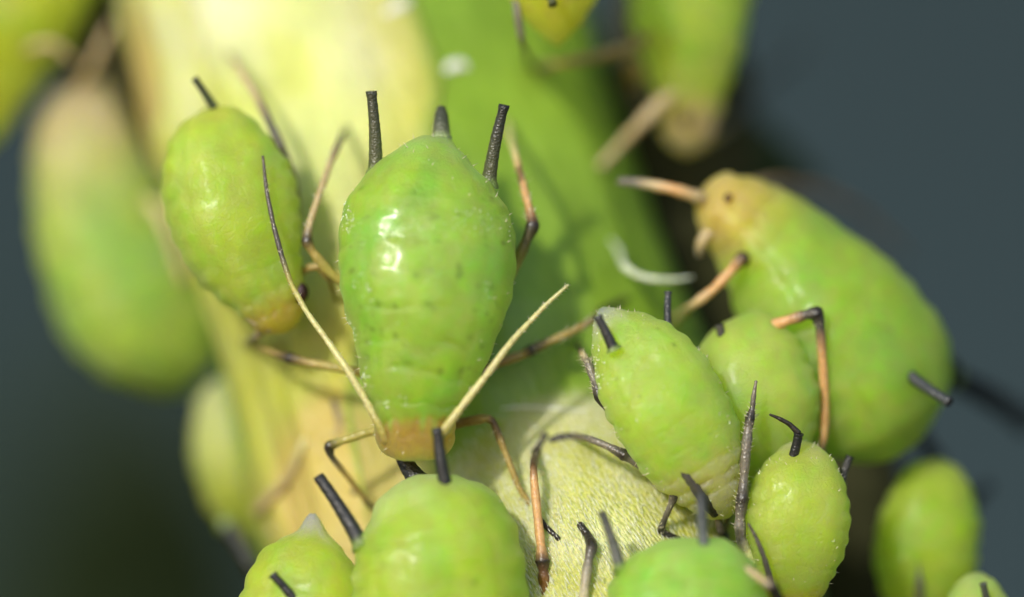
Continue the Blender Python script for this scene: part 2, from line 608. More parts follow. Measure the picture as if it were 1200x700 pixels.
# fuzz on the node: short silky hairs lying in rows
hv, hf = [], []
rnd = random.Random(3)
for row in range(150):
    for k in range(75):
        ax = 500 + row * 2.9 + k * 1.1
        ay = 470 + k * 4.2 + (row % 2) * 2
        px, py = ax + rnd.uniform(-2, 2), ay + rnd.uniform(-2.5, 2.5)
        if py > 730 or px > 850 or node_fac(px, py) < rnd.uniform(0.15, 0.9):
            continue
        if rnd.random() < 0.5:
            continue
        d0 = surf(px, py)
        ln = rnd.uniform(5, 13)
        an = math.radians(rnd.gauss(119, 7))
        qx, qy = px + ln * math.cos(an), py - ln * math.sin(an)
        a = P(px, py, d0 + 0.004)
        b = P(qx, qy, surf(qx, qy) - rnd.uniform(0.01, 0.06))
        mid = (a + b) / 2 + Vector((0, -0.014, 0))
        r = rnd.uniform(0.0028, 0.0052)
        t = (b - a).normalized()
        s1 = t.cross(Vector((0, -1, 0))).normalized()
        s2 = s1.cross(t)
        base = len(hv)
        for c_, rr in ((a, r), (mid, r * 0.9)):
            for g in range(3):
                w = g * 2.094
                hv.append(c_ + (s1 * math.cos(w) + s2 * math.sin(w)) * rr)
        hv.append(b)
        for g in range(3):
            g2 = (g + 1) % 3
            hf.append((base + g, base + g2, base + 3 + g2, base + 3 + g))
            hf.append((base + 3 + g, base + 3 + g2, base + 6))
fo = link('plant_fuzz', hv, hf, FUZZ, stem)
fo['kind'] = 'stuff'

# tan bud scale, blurred, top left
TAN = plain_material('tan_scale', (0.36, 0.29, 0.085), rough=0.6, sss=0.3, nscale=2.5, var=0.35)
leaf('bud_scale', 'blurred tan brown bud scale beside the pale bract at the top left', [
    (180, -120, 2.9, 50), (186, -40, 2.8, 80), (192, 40, 2.6, 84), (198, 120, 2.5, 72), (200, 180, 2.5, 48), (200, 215, 2.5, 8)],
    TAN, cup=0.35, thick=0.15, cat='bud scale')
OLIVE_SHADE = plain_material('olive_shade', (0.055, 0.05, 0.012), rough=0.7, nscale=3, var=0.4)  # dark sheet added for the shade between the blurred aphids
leaf('bud_scale', 'dark olive sheet added as shade between the two blurred aphids at the top left', [
    (120, -60, 3.6, 60), (118, 20, 3.5, 110), (122, 90, 3.4, 120), (140, 160, 3.4, 90), (160, 210, 3.4, 10)],
    OLIVE_SHADE, cup=0.2, thick=0.15, cat='bud scale')


# ------------------------------------------------------------------ aphid builders
GROUP = 'aphids feeding on the stem'
DRK = (0.022, 0.018, 0.014)


def tube(name, parent, pts, mat, sides=10, per=7, rings=None, knob=0.0, closed_tip=True, seed=0.0):
    """pts: (px, py, d|None, radius px, colour); a limb of one continuous mesh"""
    ctr, rad, colr = [], [], []
    raw = []
    for p in pts:
        d = p[2] if p[2] is not None else surf(p[0], p[1], p[3] / PPM * 0.5)
        raw.append((P(p[0], p[1], d), p[3] / PPM, p[4]))
    for i in range(len(raw) - 1):
        for k in range(per):
            t = k / per
            ctr.append(raw[i][0].lerp(raw[i + 1][0], t))
            rr = raw[i][1] + (raw[i + 1][1] - raw[i][1]) * t
            if name == 'leg':
                long = (raw[i + 1][0] - raw[i][0]).length > 0.14
                f0 = 1.12 if raw[i][2] == DRK else 0.76
                f1 = 1.12 if raw[i + 1][2] == DRK else 0.76
                k3 = (1 - t) ** 3 if long else 1 - t
                k4 = t ** 3 if long else t
                rr *= f0 * k3 + f1 * k4 + (0.80 + 0.10 * math.sin(math.pi * t)) * max(0.0, 1 - k3 - k4)
            rad.append(rr)
            colr.append(mixc(raw[i][2], raw[i + 1][2], t))
    ctr.append(raw[-1][0]); rad.append(raw[-1][1]); colr.append(raw[-1][2])
    # soften the corners a little
    for _ in range(2):
        c2 = list(ctr)
        for i in range(1, len(ctr) - 1):
            c2[i] = ctr[i] * 0.5 + (ctr[i - 1] + ctr[i + 1]) * 0.25
        ctr = c2
    n = len(ctr)
    vs, fs, cs = [], [], []
    ref = Vector((0.13, -0.9, 0.31)).normalized()
    for i in range(n):
        t = (ctr[min(i + 1, n - 1)] - ctr[max(i - 1, 0)]).normalized()
        a = t.cross(ref)
        if a.length < 0.05:
            a = t.cross(Vector((1, 0, 0)))
        a.normalize()
        b = a.cross(t)
        r = rad[i] * (1 + 0.10 * noise.noise(Vector((i * 0.45, seed, rad[i] * 50))))
        if rings and i % rings == 0 and 0 < i < n - 1:
            r *= 0.86 if rings > 2 else 0.95
        for k in range(sides):
            w = k / sides * 2 * math.pi
            vs.append(ctr[i] + (a * math.cos(w) + b * math.sin(w)) * r)
            cs.append(colr[i])
    for i in range(n - 1):
        for k in range(sides):
            k2 = (k + 1) % sides
            fs.append((i * sides + k, i * sides + k2, (i + 1) * sides + k2, (i + 1) * sides + k))
    for end in (0, n - 1):
        t = (ctr[1] - ctr[0]) if end == 0 else (ctr[-1] - ctr[-2])
        t.normalize()
        vs.append(ctr[end] + t * rad[end] * (0.7 if end else -0.7))
        cs.append(colr[end])
        ix = len(vs) - 1
        for k in range(sides):
            k2 = (k + 1) % sides
            fs.append((end * sides + k2, end * sides + k, ix) if end == 0 else (end * sides + k, end * sides + k2, ix))
    return link(name, vs, fs, mat, parent, cs), ctr, rad


def bristles(parent, ctr, rad, n, ln, mat, i0=0.0, i1=1.0, seed=1, th=0.0042):
    """short stiff hairs along a limb"""
    rn = random.Random(seed)
    vs, fs = [], []
    N = len(ctr)
    for _ in range(n):
        u = (i0 + (i1 - i0) * rn.random()) * (N - 1.001)
        i = int(u)
        c = ctr[i].lerp(ctr[i + 1], u - i)
        t = (ctr[i + 1] - ctr[i]).normalized()
        a = t.cross(Vector((0, -1, 0.01))).normalized()
        b = a.cross(t)
        w = rn.uniform(0, 2 * math.pi)
        dr = a * math.cos(w) + b * math.sin(w)
        p0 = c + dr * rad[i] * 0.8
        p1 = p0 + (dr + t * rn.uniform(0.3, 0.9)).normalized() * ln * rn.uniform(0.6, 1.2)
        k = len(vs)
        s = dr.cross(t).normalized()
        for g in range(3):
            gg = g * 2.094
            vs.append(p0 + (s * math.cos(gg) + t * math.sin(gg)) * th)
        vs.append(p1)
        fs += [(k, k + 1, k + 3), (k + 1, k + 2, k + 3), (k + 2, k, k + 3)]
    o = bpy.data.objects
    me = link('bristles', vs, fs, mat, parent)
    me['kind'] = 'stuff'
    return me


def cornicle(parent, base, tip, r0, r1, col, col2=None, flange=1.22, seed=0.0):
    """the siphon: a tapering dark tube with a flared mouth; base/tip: (px, py, d)"""
    a, b = P(*base), P(*tip)
    n, sides = 26, 16
    t = (b - a).normalized()
    s1 = t.cross(Vector((0.1, -0.9, 0.2))).normalized()
    s2 = s1.cross(t)
    bow = s1 * 0.018 * (b - a).length * (1 if seed > 0 else -1)
    vs, fs, cs = [], [], []
    a = a - t * 0.04
    for i in range(n):
        u = i / (n - 1)
        r = (r0 + (r1 - r0) * (u ** 0.7)) / PPM
        r *= 1 + 0.38 * math.exp(-(u / 0.07) ** 2)
        r *= 1 + 0.025 * math.sin(u * 55) + 0.05 * noise.noise(Vector((u * 4, seed, 1)))
        if u > 0.93:
            r *= 1 + (flange - 1) * sstep(0.93, 0.98, u)
        c = a.lerp(b, u) + bow * math.sin(u * math.pi)
        for k in range(sides):
            w = k / sides * 2 * math.pi
            vs.append(c + (s1 * math.cos(w) + s2 * math.sin(w)) * r)
            cs.append(mixc((0.17, 0.24, 0.055), mixc(col, col2 or col, u + 0.2 * noise.noise(Vector((u * 5, k, seed)))), sstep(0.05, 0.15, u)))
    # hollow mouth
    for rr, dz in ((0.72, 0.0), (0.6, -0.05)):
        for k in range(sides):
            w = k / sides * 2 * math.pi
            vs.append(b + t * dz + (s1 * math.cos(w) + s2 * math.sin(w)) * (r1 / PPM) * rr)
            cs.append(col)
    for i in range(n + 1):
        for k in range(sides):
            k2 = (k + 1) % sides
            fs.append((i * sides + k, i * sides + k2, (i + 1) * sides + k2, (i + 1) * sides + k))
    fs.append(tuple((n + 1) * sides + k for k in range(sides)))
    return link('cornicle', vs, fs, HORN, parent, cs)


def eye(parent, px, py, d, r, mat=None):
    bm = bmesh.new()
    bmesh.ops.create_icosphere(bm, subdivisions=3, radius=r / PPM)
    c = P(px, py, d)
    vs = []
    for v in bm.verts:
        k = 1 + 0.06 * noise.noise(v.co * 120)
        vs.append(c + Vector((v.co.x * k, v.co.y * k * 0.8, v.co.z * 1.15 * k)))
    fs = [tuple(v.index for v in f.verts) for f in bm.faces]
    bm.free()
    return link('eye', vs, fs, mat or EYE, parent)


def body(parent, pts, dorsal, green, tail=None, head=None, hk=0.85, grooves=(), n=120, m=96, mott=0.5, seed=0.0,
         mat=None, headstart=0.82, spots=0, rough=1.0, dark=None, hflat=0.9, headw=0.14, tailw=0.16):
    """abdomen, thorax and head as one continuous skin. pts tail to head: (px, py, d, width px)"""
    s = catmull([(*p[:4],) for p in pts], n)
    pos = [P(*r[:3]) for r in s]
    L = sum((pos[i + 1] - pos[i]).length for i in range(n - 1))
    W = max(r[3] for r in s) / PPM
    vs, fs, cs = [], [], []
    dark = dark or tuple(c * 0.45 for c in green)
    rn = random.Random(int(seed * 10) + 5)
    sp = []
    rows = (0.2, 0.29, 0.38, 0.47, 0.56, 0.65, 0.73)
    for q in range(spots):
        # muscle pits in rough cross rows, thickest on the flanks
        sx = rn.choice((-0.82, -0.66, -0.36, -0.1, 0.16, 0.4, 0.6, 0.74, 0.86)) + rn.gauss(0, 0.03)
        sp.append((rn.choice(rows) + rn.gauss(0, 0.012), sx, rn.uniform(0.009, 0.021), rn.uniform(0.3, 0.85)))
    for i in range(n):
        u = i / (n - 1)
        t = (pos[min(i + 1, n - 1)] - pos[max(i - 1, 0)]).normalized()
        lat = t.cross(Vector(dorsal)).normalized()
        nor = lat.cross(t).normalized()
        w = s[i][3] / PPM / 2
        h = hk * (W / 2) * (2 * w / W) ** hflat
        g = 0.0
        for (gu, gd, gw) in grooves:
            g += gd * math.exp(-((u - gu) / gw) ** 2)
        for k in range(m):
            th = k / m * 2 * math.pi
            cx, sz = math.cos(th), math.sin(th)
            ex = 2 / 2.6
            X = math.copysign(abs(cx) ** ex, cx)
            Z = math.copysign(abs(sz) ** ex, sz)
            if Z < 0:
                Z *= 0.82
            q = Vector((X * 1.3, Z * 1.3, u * L / W * 2.6))
            so2 = Vector((seed, seed * 0.7, seed * 1.3))
            wig = u + 0.018 * noise.noise(q * 2 + so2) - 0.012 * X * X
            gl = 0.0
            for (gu, gd, gw) in grooves:
                gl += gd * math.exp(-((wig - gu) / gw) ** 2) * max(0.1, 0.75 + 1.3 * noise.noise(Vector((X * 2.3, gu * 31 + seed, 4.0))))
            amp = min(1.0, w / (0.25 * W))
            ds = (0.026 * noise.noise(q * 1.1 + so2) + 0.011 * noise.noise(q * 2.6 + so2) + 0.0035 * noise.noise(q * 6 + so2)) * W * amp * rough
            # faint longitudinal folds that part the back from the flanks
            for f0 in (0.62, -0.62):
                ds -= 0.012 * W * math.exp(-((cx - f0) / 0.05) ** 2) * (1 if sz > 0 else 0) * amp * (0.4 + 0.6 * (noise.noise(q * 1.5 + so2 * 2) + 0.5)) * rough
            ds -= gl * W * amp
            # puckered side margin, one swelling to each segment
            ds += 0.009 * W * math.sin(wig * 2 * math.pi * 11) * math.exp(-((abs(cx) - 0.93) / 0.16) ** 2) * amp * rough
            p = pos[i] + lat * (X * (w + ds)) + nor * (Z * (h + ds))
            vs.append(p)
            # pigment
            n1 = noise.noise(q * 1.6 + so2)
            n2 = noise.noise(q * 4.2 + so2 * 3)
            c = mixc(green, dark, max(0, 0.08 + 0.35 * n1 + 0.22 * n2) * mott * 0.6)
            c = mixc(c, tuple(min(1, x * 1.3 + 0.03) for x in green), max(0, -n1 * 0.5 - n2 * 0.35) * mott * 0.8)
            e = noise.noise(Vector((X * 2.0, Z * 0.6, u * L / W * 3.4)) + so2 * 5)
            c = mixc(c, (green[0] * 0.50, green[1] * 0.93, green[2] * 0.95), sstep(-0.05, 0.45, e) * 0.55 * mott)
            if tail:
                c = mixc(c, tail, sstep(tailw, 0.0, u + 0.06 * n1))
            if head:
                c = mixc(c, head, sstep(headstart, headstart + headw, u + 0.03 * n2))
            for (su, sx, sr, sk) in sp:
                if sz > 0:
                    dd = math.hypot((u - su) * L, (X - sx) * w)
                    if dd < sr * 2.2:
                        c = mixc(c, tuple(x * 0.25 for x in green), math.exp(-(dd / sr) ** 2) * sk)
            cs.append(c)
    for i in range(n - 1):
        for k in range(m):
            k2 = (k + 1) % m
            fs.append((i * m + k, i * m + k2, (i + 1) * m + k2, (i + 1) * m + k))
    fs.append(tuple(reversed(range(m))))
    fs.append(tuple(range((n - 1) * m, n * m)))
    o = link('body', vs, fs, mat or SKIN, parent, cs)
    return o, vs


def setae(parent, vs, count, ln, seed, mat=None, facing=0.25):
    """sparse fine hairs standing on the skin, most of them near the outline"""
    rn = random.Random(seed)
    me = parent.data
    hv, hf = [], []
    o0 = Vector(parent['_o'])
    polys = me.polygons
    tries = 0
    while count > 0 and tries < 40000:
        tries += 1
        p = polys[rn.randrange(len(polys))]
        if p.normal.y > facing or p.area > 0.01:
            continue
        if p.normal.y < -0.75 and rn.random() < 0.6:
            continue
        c = p.center + o0
        d = (p.normal + Vector((rn.uniform(-.5, .5), rn.uniform(-.5, .5), rn.uniform(-.2, .6)))).normalized()
        s = d.cross(Vector((0.3, 0.5, 0.8))).normalized()
        s2 = s.cross(d)
        k = len(hv)
        for g in range(3):
            gg = g * 2.094
            hv.append(c + (s * math.cos(gg) + s2 * math.sin(gg)) * 0.0045)
        hv.append(c + d * ln * rn.uniform(0.5, 1.2))
        hf += [(k, k + 1, k + 3), (k + 1, k + 2, k + 3), (k + 2, k, k + 3)]
        count -= 1
    o = link('bristles', hv, hf, mat or BRISTLE, parent)
    o['kind'] = 'stuff'
    return o


def specks(parent, ob, count, seed, r=(0.004, 0.010), side=-0.45, zmin=-9.0):
    """tiny pale grains added as glints on the skin, gathered on one flank"""
    rn = random.Random(seed)
    o0 = Vector(ob['_o'])
    bm = bmesh.new()
    bmesh.ops.create_icosphere(bm, subdivisions=1, radius=1)
    base = [v.co.copy() for v in bm.verts]
    bf = [tuple(v.index for v in f.verts) for f in bm.faces]
    bm.free()
    vs, fs = [], []
    polys = ob.data.polygons
    tries = 0
    while count > 0 and tries < 60000:
        tries += 1
        p = polys[rn.randrange(len(polys))]
        if p.normal.y > -0.1:
            continue
        c = p.center + o0
        flank = p.normal.x < side
        if c.z < zmin:
            continue
        if noise.noise(c * 4.0) < (0.12 if flank else 0.45):
            continue
        rr = rn.uniform(*r) * (1.0 if flank else 0.7)
        k = len(vs)
        sq = Vector((rn.uniform(.6, 1.4), rn.uniform(.6, 1.4), rn.uniform(.6, 1.8)))
        for b in base:
            vs.append(c + Vector((b.x * sq.x, b.y * sq.y, b.z * sq.z)) * rr)
        fs += [tuple(i + k for i in f) for f in bf]
        count -= 1
    o = link('glint_grains', vs, fs, GLINT, parent)
    o['kind'] = 'stuff'
    return o


def cauda(parent, pts, mat=None):
    return tube('cauda', parent, pts, mat or HORN, sides=16, per=8)[0]


# limb colours
AMB = (0.34, 0.26, 0.08)
AMBG = (0.36, 0.33, 0.08)
DRK = (0.022, 0.018, 0.014)
DGR = (0.075, 0.068, 0.055)
GRY = (0.16, 0.145, 0.115)
ORA = (0.58, 0.34, 0.14)
TANC = (0.44, 0.35, 0.18)
PALE = (0.54, 0.50, 0.22)
BLK = (0.018, 0.019, 0.020)
OLV = (0.085, 0.09, 0.042)

# ---------------------------------------------------------------- the main aphid
G1 = lin(148, 192, 60)
a1 = thing('aphid', 'large bright green aphid in the centre, head down, two long dark cornicles raised', 'aphid', P(500, 330, 0.6), GROUP)
b1, v1 = body(a1, [
    (517, 160, .27, 12), (516, 167, .26, 34), (513, 175, .24, 58), (509, 189, .20, 94), (506, 203, .175, 127), (504, 218, .155, 155),
    (502, 240, .14, 184), (501, 270, .115, 204), (501, 300, .078, 209), (500, 330, .02, 205), (498, 360, -.02, 193), (496, 395, -.05, 169),
    (493, 425, -.07, 149), (490, 450, -.08, 132), (488, 466, -.07, 116), (487, 480, -.06, 104), (487, 492, -.05, 96), (487, 508, -.02, 92), (487, 522, .01, 85), (487, 531, .03, 62), (487, 534, .03, 8)],
    (0, -1, 0.02), G1, tail=lin(150, 196, 96), head=lin(192, 160, 72), hk=0.80, hflat=0.85, rough=0.6, mat=SKIN_WET, n=200, m=150, mott=0.9, seed=1.0,
    grooves=((.36, .0015, .010), (.26, .0015, .010), (.46, .004, .009), (.56, .006, .009), (.66, .007, .009), (.745, .009, .008), (.82, .016, .009), (.872, .014, .009), (.905, .008, .008)),
    headstart=0.85, headw=0.055, spots=80)
setae(b1, v1, 70, 0.05, 11)
specks(a1, b1, 170, 31, zmin=-0.85)
cornicle(a1, (440, 199, .10), (435, 107, .04), 9.5, 5.6, OLV, (0.045, 0.047, 0.03), seed=1)
cornicle(a1, (573, 213, .10), (591, 123, .04), 9.5, 5.6, OLV, BLK, seed=-1)
cauda(a1, [(517, 166, .27, 13, lin(150, 170, 110)), (517, 155, .29, 11, (0.10, 0.11, 0.06)), (517, 145, .32, 9.5, (0.06, 0.068, 0.04)), (517, 135, .36, 8.5, (0.05, 0.055, 0.035)), (517, 127, .39, 6, (0.05, 0.055, 0.035))])
eye(a1, 446, 497, -.04, 6.5)
eye(a1, 525, 497, .14, 5.0)
o, c, r = tube('antenna', a1, [(462, 522, -.10, 6, AMB), (452, 516, -.20, 6.5, AMB), (447, 503, -.24, 5, AMBG), (428, 468, -.22, 4.6, PALE), (405, 430, -.2, 4.2, PALE), (382, 397, -.10, 3.8, PALE),
                               (360, 367, -.06, 3.4, PALE), (341, 333, -.02, 3.4, AMBG), (330, 300, .02, 3.4, DGR), (320, 262, .06, 3.0, DGR), (312, 222, .12, 2.5, DGR), (308, 183, .16, 1.6, DGR)], LIMB, rings=7)
bristles(o, c, r, 60, 0.03, BRISTLE, 0.2, 1, 4)
o, c, r = tube('antenna', a1, [(510, 520, -.20, 6, AMB), (518, 508, -.30, 6.5, AMBG), (540, 478, -.32, 4.8, PALE), (570, 440, -.30, 4.4, PALE), (598, 402, -.26, 4.0, PALE), (620, 378, -.18, 3.2, PALE), (642, 355, -.18, 2.6, PALE), (666, 334, -.18, 1.6, PALE)], LIMB, rings=7)
bristles(o, c, r, 110, 0.035, BRISTLE, 0.1, 1, 5)
o, c, r = tube('leg', a1, [(420, 345, .38, 7, AMBG), (385, 318, .30, 7.5, AMBG), (366, 295, .27, 7, AMB), (359, 282, .27, 6.5, DRK), (363, 262, .30, 5.5, TANC), (374, 228, .40, 5.2, TANC), (386, 194, .55, 5, TANC), (398, 165, .75, 5, DGR), (408, 148, None, 4, DGR)], LIMB)
bristles(o, c, r, 60, 0.05, BRISTLE, 0.45, 0.85, 6)
o, c, r = tube('leg', a1, [(585, 345, .42, 8, AMBG), (603, 312, .34, 8.5, AMBG), (617, 282, .30, 8, (0.10, 0.09, 0.035)), (625, 264, .30, 7.5, DRK), (619, 240, .36, 6, ORA), (610, 205, .5, 5.5, ORA), (602, 175, .68, 5.5, PALE), (594, 145, None, 5, PALE)], LIMB)
bristles(o, c, r, 40, 0.06, BRISTLE, 0.45, 0.85, 7)
tube('leg', a1, [(440, 440, .40, 7, AMBG), (400, 432, .42, 7, AMBG), (360, 425, .46, 6.5, AMB), (340, 420, .48, 6.5, DRK), (315, 412, .6, 5, AMB), (288, 401, None, 5, DGR)], LIMB)
o, c, r = tube('leg', a1, [(545, 445, .42, 8, AMB), (585, 425, .46, 7.5, (0.25, 0.16, 0.05)), (612, 416, .48, 7, AMB), (622, 411, .48, 6.5, DRK), (645, 400, .5, 6, AMB), (672, 388, .55, 5.5, AMB), (694, 376, .62, 5, (0.16, 0.09, 0.03)), (706, 364, None, 4.5, DRK), (734, 350, None, 4, (0.06, 0.06, 0.03))], LIMB)
bristles(o, c, r, 90, 0.055, BRISTLE, 0.38, 0.8, 8)
tube('leg', a1, [(458, 503, .30, 6.5, AMB), (430, 507, .28, 6.5, AMBG), (400, 517, .28, 6, AMBG), (385, 523, .28, 6, DRK), (388, 535, .32, 5, DGR), (405, 556, .42, 4.2, AMB), (424, 580, .55, 4.2, AMB), (430, 590, .6, 4.2, DGR), (446, 604, None, 3.5, DGR)], LIMB)
o, c, r = tube('leg', a1, [(520, 500, .28, 7.5, (0.25, 0.15, 0.04)), (548, 494, .24, 7.5, (0.25, 0.15, 0.04)), (570, 490, .2, 7, AMB), (578, 494, .2, 6, (0.10, 0.06, 0.03)), (592, 530, .22, 5, AMB), (608, 572, .22, 4.5, AMB), (625, 596, .24, 4, AMB), (634, 612, None, 3.8, DRK), (655, 632, None, 3, DRK)], LIMB)
bristles(o, c, r, 50, 0.05, BRISTLE, 0.4, 0.9, 9)

# ---------------------------------------------------------------- aphid to the left of it
a2 = thing('aphid', 'slightly blurred yellow green aphid left of the central one, amber head and dark eye', 'aphid', P(280, 260, 1.1), GROUP)
b2, v2 = body(a2, [
    (240, 128, .75, 10), (243, 136, .74, 52), (248, 152, .70, 92), (255, 180, .64, 132), (262, 210, .6, 152), (272, 245, .56, 160), (285, 285, .54, 146),
    (300, 318, .53, 118), (314, 345, .52, 92), (323, 364, .52, 74), (329, 377, .52, 58), (333, 387, .52, 30), (334, 390, .52, 6)],
    (0.12, -1, 0.1), lin(168, 200, 66), tail=lin(190, 206, 70), head=lin(204, 176, 62), hk=0.8, n=110, m=80, mott=0.7, seed=2.2,
    grooves=((.5, .003, .01), (.62, .005, .012), (.72, .008, .012), (.82, .014, .012), (.9, .016, .012)), headstart=0.80)
cornicle(a2, (253, 131, .62), (228, 92, .55), 6.5, 4, (0.04, 0.06, 0.02), (0.05, 0.055, 0.03), seed=1)
eye(a2, 351, 343, .40, 11)
tube('antenna', a2, [(318, 385, .42, 6, TANC), (296, 374, .42, 6.5, TANC), (270, 352, .6, 5.5, TANC), (246, 330, .75, 5, TANC), (222, 306, .9, 4, DGR)], LIMB, rings=7)
tube('leg', a2, [(348, 260, .8, 7, AMBG), (345, 218, .72, 7.5, (0.14, 0.12, 0.05)), (332, 178, .7, 7.5, (0.10, 0.09, 0.04)), (317, 146, .75, 6.5, DGR), (300, 112, .9, 6, TANC), (280, 80, 1.0, 5.5, TANC), (266, 60, None, 5, GRY)], LIMB)
tube('leg', a2, [(335, 330, .6, 6, AMB), (362, 314, .5, 6, AMB), (374, 312, .48, 6, AMB), (388, 330, .6, 5, AMB), (396, 352, None, 4, AMB)], LIMB)
tube('leg', a2, [(312, 384, .6, 6, TANC), (298, 396, .7, 5, GRY), (284, 404, None, 5, DGR)], LIMB)

# ---------------------------------------------------------------- blurred aphids on the left
a3 = thing('aphid', 'big blurred pale green aphid hanging off the left edge of the stem', 'aphid', P(140, 290, 3.9), GROUP)
body(a3, [(88, 95, 3.1, 8), (92, 108, 3.1, 70), (97, 140, 3.1, 112), (107, 200, 3.1, 150), (128, 270, 3.1, 184), (157, 335, 3.1, 204), (186, 390, 3.1, 180), (205, 428, 3.1, 124), (214, 452, 3.1, 50), (217, 458, 3.1, 8)],
     (0, -1, 0.2), lin(154, 190, 76), tail=lin(204, 184, 132), tailw=0.5, head=None, n=90, m=64, seed=3.1, mat=SKIN_SOFT, mott=0.7)
tube('leg', a3, [(160, 225, 2.9, 9, TANC), (185, 246, 2.6, 11, PALE), (196, 268, 2.5, 9, TANC), (216, 330, 2.5, 7, TANC)], LIMB)
tube('antenna', a3, [(92, 110, 2.9, 7, TANC), (112, 70, 2.8, 6, TANC), (130, 30, 2.8, 4, TANC)], LIMB)

a3b = thing('aphid', 'blurred yellow green aphid cut off by the top left corner', 'aphid', P(10, 50, 3.6), GROUP)
body(a3b, [(70, -150, 2.9, 10), (62, -120, 2.9, 110), (45, -60, 2.9, 170), (15, 10, 2.9, 165), (-4, 70, 2.9, 130), (-16, 120, 2.9, 84), (-24, 160, 2.9, 44), (-28, 182, 2.9, 8)],
     (0, -1, 0.2), lin(166, 186, 30), n=80, m=56, seed=4.4, mat=SKIN_SOFT, mott=0.6)
tube('leg', a3b, [(20, 60, 2.6, 8, TANC), (60, 50, 2.4, 7, TANC), (84, 70, 2.5, 6, TANC)], LIMB)

a3c = thing('aphid', 'blurred yellow green aphid on the lower left of the stem below the big blurred one', 'aphid', P(285, 550, 2.9), GROUP)
body(a3c, [(280, 436, 2.6, 10), (281, 448, 2.6, 74), (285, 475, 2.6, 122), (297, 515, 2.6, 156), (313, 560, 2.6, 156), (328, 600, 2.6, 124), (338, 632, 2.6, 76), (344, 652, 2.6, 30), (346, 658, 2.6, 6)],
     (-0.2, -1, 0.15), lin(162, 182, 46), tail=lin(196, 212, 130), tailw=0.75, head=lin(190, 150, 90), n=80, m=56, seed=5.2, mat=SKIN_SOFT, mott=0.8)  # pale tail colour paints in the highlight at the upper left
cornicle(a3c, (268, 618, 2.0), (296, 668, 1.6), 10, 7, (0.05, 0.05, 0.05))
tube('leg', a3c, [(300, 600, 1.7, 8, TANC), (340, 560, 1.3, 8, TANC), (356, 520, 1.1, 8, PALE), (362, 510, None, 8, PALE)], LIMB)

# ---------------------------------------------------------------- small nymph right of the centre
tube('leg', a3c, [(330, 585, 1.6, 8, TANC), (372, 552, 1.2, 7, PALE), (400, 500, 1.0, 6, TANC), (392, 470, None, 5, DGR)], LIMB)
tube('leg', a3c, [(318, 620, 1.7, 8, TANC), (352, 640, 1.5, 8, AMB), (380, 600, 1.3, 6, AMB), (418, 575, None, 5, DGR)], LIMB)

a4 = thing('aphid', 'small light green nymph right of the centre with spread grey legs and folded neck', 'aphid', P(780, 470, 0.5), GROUP)
b4, v4 = body(a4, [
    (704, 362, .16, 8), (708, 368, .15, 24), (716, 380, .12, 52), (728, 396, .08, 84), (744, 417, .04, 112), (763, 446, .0, 133), (783, 479, .0, 140),
    (802, 512, .02, 132), (818, 541, .05, 112), (831, 566, .08, 88), (841, 584, .1, 68), (847, 597, .12, 44), (851, 605, .13, 20), (852, 608, .13, 6)],
    (0.08, -1, 0.06), lin(168, 210, 76), tail=lin(206, 216, 160), head=lin(206, 206, 116), hk=0.8, n=150, m=110, mott=0.55, seed=6.0,
    grooves=((.42, .003, .008), (.54, .005, .009), (.64, .010, .010), (.735, .032, .011), (.80, .030, .009), (.86, .040, .010), (.92, .02, .008)), headstart=0.66, spots=8)
setae(b4, v4, 80, 0.045, 12)
specks(a4, b4, 70, 32)
cornicle(a4, (717, 405, -.28), (700, 371, -.32), 7.2, 4.8, BLK, (0.05, 0.05, 0.05), seed=1)
cornicle(a4, (783, 378, .20), (783, 342, .24), 5, 4, BLK, (0.04, 0.045, 0.05), seed=-1)
eye(a4, 812, 580, .0, 5)
eye(a4, 860, 566, .12, 4)
o, c, r = tube('antenna', a4, [(838, 602, .0, 6, DRK), (826, 588, -.12, 7, DRK), (812, 568, -.2, 6, DGR), (795, 546, -.25, 4.6, DGR), (778, 524, -.28, 3.8, DGR), (768, 510, -.3, 3, DGR), (758, 497, -.3, 1.6, DRK)], LIMB, rings=7)
o, c, r = tube('leg', a4, [(760, 528, .22, 8, GRY), (738, 503, .10, 8, GRY), (718, 484, .04, 7.5, DGR), (703, 465, .02, 7, DRK), (697, 447, .06, 6, GRY), (689, 425, .12, 6.4, GRY), (684, 417, .2, 5, TANC), (681, 412, .3, 3.5, DRK), (676, 400, None, 3.5, DRK)], LIMB)
bristles(o, c, r, 90, 0.05, BRISTLE, 0.42, 0.8, 21)
o, c, r = tube('leg', a4, [(785, 556, .2, 8, GRY), (762, 550, .12, 8, DGR), (738, 538, .06, 6.5, GRY), (731, 533, .05, 7, DRK), (712, 523, .08, 5.5, GRY), (690, 514, .14, 5, GRY), (672, 511, None, 5, DGR), (658, 512, None, 4, DRK), (645, 516, None, 3.4, DRK)], LIMB)
bristles(o, c, r, 50, 0.03, BRISTLE_DARK, 0.3, 0.9, 22)
o, c, r = tube('leg', a4, [(806, 566, .08, 7, PALE), (797, 572, .0, 6.5, GRY), (792, 577, -.02, 7, DRK), (786, 592, .02, 5, GRY), (779, 608, .08, 4.6, DGR), (774, 622, None, 4, DRK), (784, 628, None, 4, DRK), (796, 633, None, 3.4, DRK)], LIMB)
bristles(o, c, r, 40, 0.035, BRISTLE, 0.4, 0.8, 23)
tube('leg', a4, [(845, 510, .3, 7, GRY), (860, 484, .3, 7, DRK), (850, 462, .4, 5, GRY), (838, 452, .5, 4, GRY)], LIMB)

